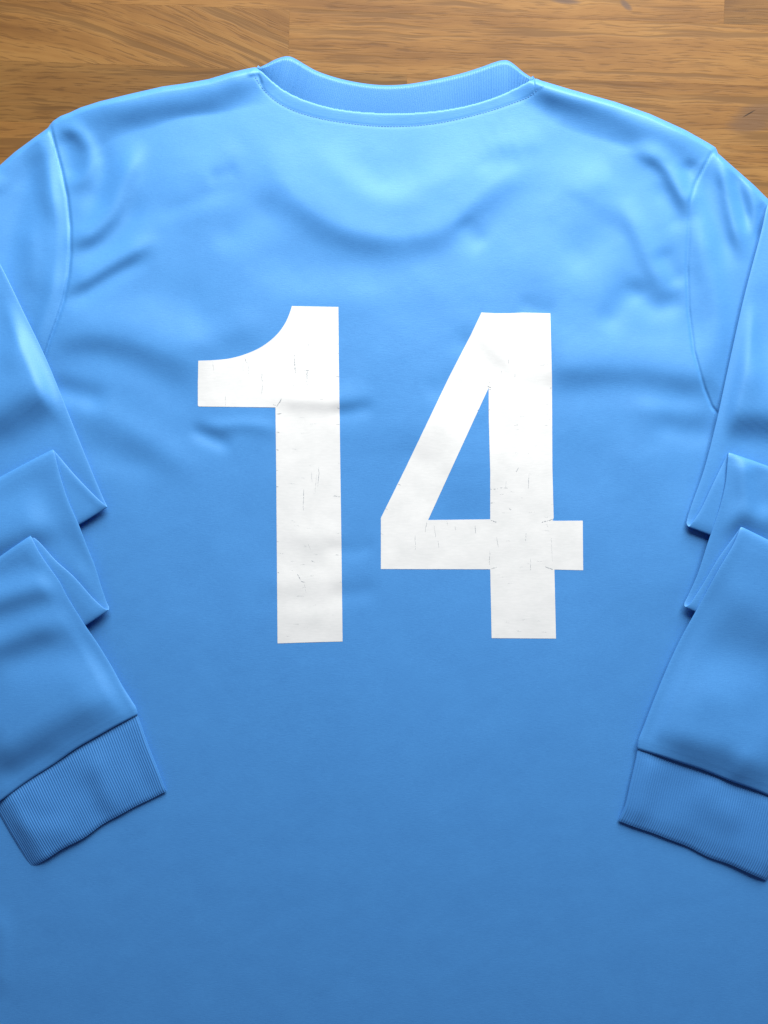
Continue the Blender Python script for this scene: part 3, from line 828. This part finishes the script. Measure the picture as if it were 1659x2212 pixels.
# ------------------------------------------------------------------ printed number
def arc_pts(pts, n):
    return [tuple(p) for p in spline([(a, b, 0) for a, b in pts], n)[:, :2]]

ONE = [(630.5, 661), (680, 662), (731, 663), (732, 777), (735.2, 1010), (737.7, 1190), (740, 1385.6), (670, 1387.5), (599.5, 1389.8), (598, 1190), (596.5, 1002), (595, 880),
       (510, 879), (429.5, 878), (427.4, 876), (427.4, 830), (428.3, 779.2)] + arc_pts([(428.3, 779.2), (466, 777.6), (500.5, 773.5), (535, 763.2), (562.4, 750.6), (585.3, 734.5), (603.7, 716.2), (617.4, 695.5), (626.6, 673.8), (630.5, 661)], 4)[1:-1]
FOUR = [(1040, 675), (1070, 676.6), (1101, 676.4), (1130.5, 675.3), (1188.8, 676.7), (1192.3, 814.4), (1193.2, 1010), (1196, 1119), (1193.5, 1124), (1196, 1125), (1258.8, 1124.7), (1259.7, 1231.8),
        (1197.6, 1230.3), (1201, 1379.4), (1062, 1378.5), (1059, 1229.7), (822.7, 1229.2), (822.7, 1118.9), (876, 1011), (970, 814.4), (1016.7, 724)]
FOUR_HOLE = [(1055.5, 837.8), (1055.8, 902), (1059, 1019.8), (1059, 1121.8), (924.8, 1123.3), (976, 1011)]

def inside(px, py, poly):
    P = np.array(poly); r = np.zeros(px.shape, bool)
    j = len(P) - 1
    for i in range(len(P)):
        (xi, yi), (xj, yj) = P[i], P[j]
        with np.errstate(divide='ignore', invalid='ignore'):
            c = ((yi > py) != (yj > py)) & (px < (xj - xi) * (py - yi) / (yj - yi + 1e-12) + xi)
        r ^= c; j = i
    return r

def densify(poly, step, jit):
    out = []
    P = [np.array(p, float) for p in poly]
    for a, b_ in zip(P, P[1:] + P[:1]):
        L_ = np.linalg.norm(b_ - a); n = max(int(L_ / step), 1)
        nrm = np.array([-(b_ - a)[1], (b_ - a)[0]]) / max(L_, 1e-6)
        for i in range(n):
            p = a + (b_ - a) * i / n
            if i:
                p = p + nrm * random.uniform(-jit, jit)
            out.append(p)
    return out

LIFT = 0.13
def build_digit(name, outer, holes, label):
    loops = [densify(outer, 3.0, 0.10)] + [densify(h, 3.0, 0.10) for h in holes]
    pts, edges = [], []
    for lp in loops:
        o = len(pts); pts += lp
        edges += [(o + i, o + (i + 1) % len(lp)) for i in range(len(lp))]
    nb = len(pts)
    xs = [p[0] for p in loops[0]]; ys = [p[1] for p in loops[0]]
    gx, gy = np.meshgrid(np.arange(min(xs), max(xs), 4.0), np.arange(min(ys), max(ys), 4.0))
    gx = gx + rng.uniform(-0.6, 0.6, gx.shape); gy = gy + rng.uniform(-0.6, 0.6, gy.shape)
    ok = inside(gx, gy, loops[0])
    for h in loops[1:]:
        ok &= ~inside(gx, gy, h)
    B = np.array(pts)
    gxo, gyo = gx[ok], gy[ok]
    keep = np.array([np.min((B[:, 0] - x) ** 2 + (B[:, 1] - y) ** 2) > 4.0 for x, y in zip(gxo, gyo)])
    pts += [np.array(p) for p in zip(gxo[keep], gyo[keep])]
    r = delaunay_2d_cdt([Vector((float(p[0]), float(p[1]))) for p in pts], edges, [], 0, 1e-4)
    co = np.array([(p.x, p.y) for p in r[0]]); tris = np.array([f for f in r[2] if len(f) == 3])
    cx = co[tris].mean(axis=1)
    m = inside(cx[:, 0], cx[:, 1], loops[0])
    for h in loops[1:]:
        m &= ~inside(cx[:, 0], cx[:, 1], h)
    tris = tris[m]
    # face up (layout v is flipped in the world)
    e1 = co[tris[:, 1]] - co[tris[:, 0]]; e2 = co[tris[:, 2]] - co[tris[:, 0]]
    flip = (e1[:, 0] * e2[:, 1] - e1[:, 1] * e2[:, 0]) > 0
    tris[flip] = tris[flip][:, ::-1]
    z = HF(co[:, 0], co[:, 1]) + LIFT + 0.04 * vnoise(co[:, 0], co[:, 1], 26, 77)
    vt_ = W(co[:, 0], co[:, 1], z)
    # skirt down into the cloth along the cut edge
    from collections import Counter
    cnt = Counter()
    for t in tris:
        for a, b_ in ((t[0], t[1]), (t[1], t[2]), (t[2], t[0])):
            cnt[(a, b_)] += 1
    border = [(a, b_) for (a, b_) in cnt if (b_, a) not in cnt]
    low = {}
    verts = [tuple(p) for p in vt_]
    for a, b_ in border:
        for q in (a, b_):
            if q not in low:
                low[q] = len(verts); p = W(co[q, 0], co[q, 1], z[q] - LIFT - 0.1); verts.append(tuple(p)); verts.append(tuple(vt_[q]))
    faces = [tuple(int(i) for i in t) for t in tris] + [(low[b_] + 1, low[a] + 1, low[a], low[b_]) for a, b_ in border]
    o = mesh_obj(name, verts, faces, M_print, shirt)
    o["label"] = label
    return o

one = build_digit("number_one", ONE, [], "white printed numeral 1 with fine cracks")
four = build_digit("number_four", FOUR, [FOUR_HOLE], "white printed numeral 4 with fine cracks")

def cracks(parent, lines):
    verts, faces = [], []
    for (x0, y0, x1, y1, w) in lines:
        L_ = math.hypot(x1 - x0, y1 - y0); n = max(int(L_ / 1.6), 2)
        tx, ty = (x1 - x0) / L_, (y1 - y0) / L_; nx, ny = -ty, tx
        off = 0.0
        prev = None
        for i in range(n + 1):
            f = i / n
            off += random.uniform(-0.45, 0.45); off *= 0.85
            ww = w * (0.35 + 0.65 * math.sin(math.pi * f) ** 0.5) * random.uniform(0.15, 1.25) * 0.5
            x = x0 + tx * L_ * f + nx * off; y = y0 + ty * L_ * f + ny * off
            z = float(HF(x, y)) + LIFT + 0.12
            cur = len(verts)
            verts.append(W(x - nx * ww, y - ny * ww, z)); verts.append(W(x + nx * ww, y + ny * ww, z))
            if prev is not None and random.random() > 0.12:
                faces.append((prev, prev + 1, cur + 1, cur))
            prev = cur
    o = mesh_obj("cracking", np.array(verts), faces, M_crack, parent)
    o["kind"] = "stuff"
    return o

ONE_CR = [(636, 766, 638, 806, 1.7), (658, 800, 668, 801, 1.4), (664, 800, 663, 838, 1.5), (566, 804, 567, 830, 1.0), (567, 830, 565, 852, 0.6), (529, 773, 534, 785, 1.0), (526, 780, 525, 808, 0.5), (537, 788, 538, 815, 0.5),
          (459, 780, 462, 800, 0.4), (487, 856, 487, 876, 0.6), (608, 861, 598, 877, 1.7), (590, 874, 600, 877, 1.2), (597, 894, 608, 893, 1.1), (597, 933, 604, 934, 0.8), (597, 971, 602, 972, 0.8), (633, 822, 635, 838, 0.7),
          (668, 735, 665, 757, 0.6), (726, 812, 733, 814, 0.8), (727, 762, 733, 764, 0.7), (725, 742, 732, 743, 0.6), (728, 880, 734, 882, 0.6), (726, 916, 735, 916, 0.6),
          (689, 1005, 687, 1050, 1.1), (656, 1057, 656, 1102, 1.1), (673, 1020, 674, 1040, 0.4), (719, 1071, 735, 1073, 0.9), (597, 1050, 602, 1051, 0.8), (597, 1016, 604, 1016, 0.7), (598, 1135, 602, 1136, 0.7), (598, 1169, 602, 1170, 0.6),
          (605, 1195, 613, 1196, 0.7), (598, 1235, 603, 1237, 0.8), (672, 1210, 680, 1214, 1.0), (642, 1239, 650, 1252, 1.3), (650, 1255, 660, 1258, 0.8), (658, 1262, 661, 1280, 0.4), (630, 1124, 638, 1128, 0.6),
          (733, 1231, 738, 1232, 0.8), (725, 1198, 737, 1199, 0.6), (733, 1257, 738, 1257, 0.5), (640, 1288, 656, 1288, 0.35), (690, 862, 698, 862, 0.5), (684, 1020, 681, 1066, 0.4), (665, 1175, 672, 1188, 0.4)]
FOUR_CR = [(1046, 828, 1060, 826, 1.0), (1050, 832, 1062, 838, 1.4), (1056, 841, 1061, 840, 0.8), (1098, 775, 1099, 785, 0.9), (1084, 796, 1082, 812, 0.7), (1113, 806, 1112, 815, 1.5), (1110, 919, 1120, 917, 0.7),
           (1031, 886, 1034, 884, 0.8), (1054, 886, 1058, 884, 0.7), (1120, 1010, 1115, 1020, 0.9), (1143, 1026, 1141, 1055, 0.8), (1094, 1038, 1092, 1056, 0.7), (1059, 1056, 1075, 1055, 0.9), (1080, 1054, 1100, 1054, 0.5),
           (1060, 1087, 1068, 1085, 0.9), (1100, 1098, 1106, 1102, 0.9), (1170, 1128, 1194, 1121, 1.5), (1060, 1124, 1074, 1128, 1.1), (1060, 1229, 1074, 1224, 1.2), (1178, 1224, 1196, 1230, 1.3), (1058, 1192, 1057, 1220, 0.9),
           (1026, 1135, 1028, 1153, 0.8), (922, 1128, 918, 1148, 0.9), (897, 1155, 897, 1190, 0.6), (938, 1135, 942, 1160, 0.5), (946, 1168, 948, 1184, 0.5), (965, 1125, 967, 1134, 0.6), (983, 1137, 985, 1146, 0.4), (1136, 1150, 1136, 1170, 0.7),
           (1073, 1160, 1076, 1184, 0.5), (1146, 1205, 1146, 1232, 0.5), (1190, 1160, 1194, 1215, 0.35), (860, 1046, 866, 1048, 0.7), (833, 1098, 838, 1100, 0.6), (823, 1153, 828, 1154, 0.7), (1190, 1090, 1196, 1090, 0.6),
           (1188, 838, 1193, 838, 0.6), (1165, 790, 1192, 784, 0.4), (1180, 1130, 1184, 1140, 0.4)]
for q in range(60):   # hairline marks
    if q < 26:
        x, y = random.uniform(604, 730), random.uniform(880, 1375); ONE_CR.append((x, y, x + random.uniform(3, 14), y + random.uniform(-1.5, 1.5), 0.25))
    else:
        x, y = random.uniform(1066, 1190), random.uniform(860, 1370); FOUR_CR.append((x, y, x + random.uniform(3, 14), y + random.uniform(-1.5, 1.5), 0.25))
cracks(one, ONE_CR)
cracks(four, FOUR_CR)
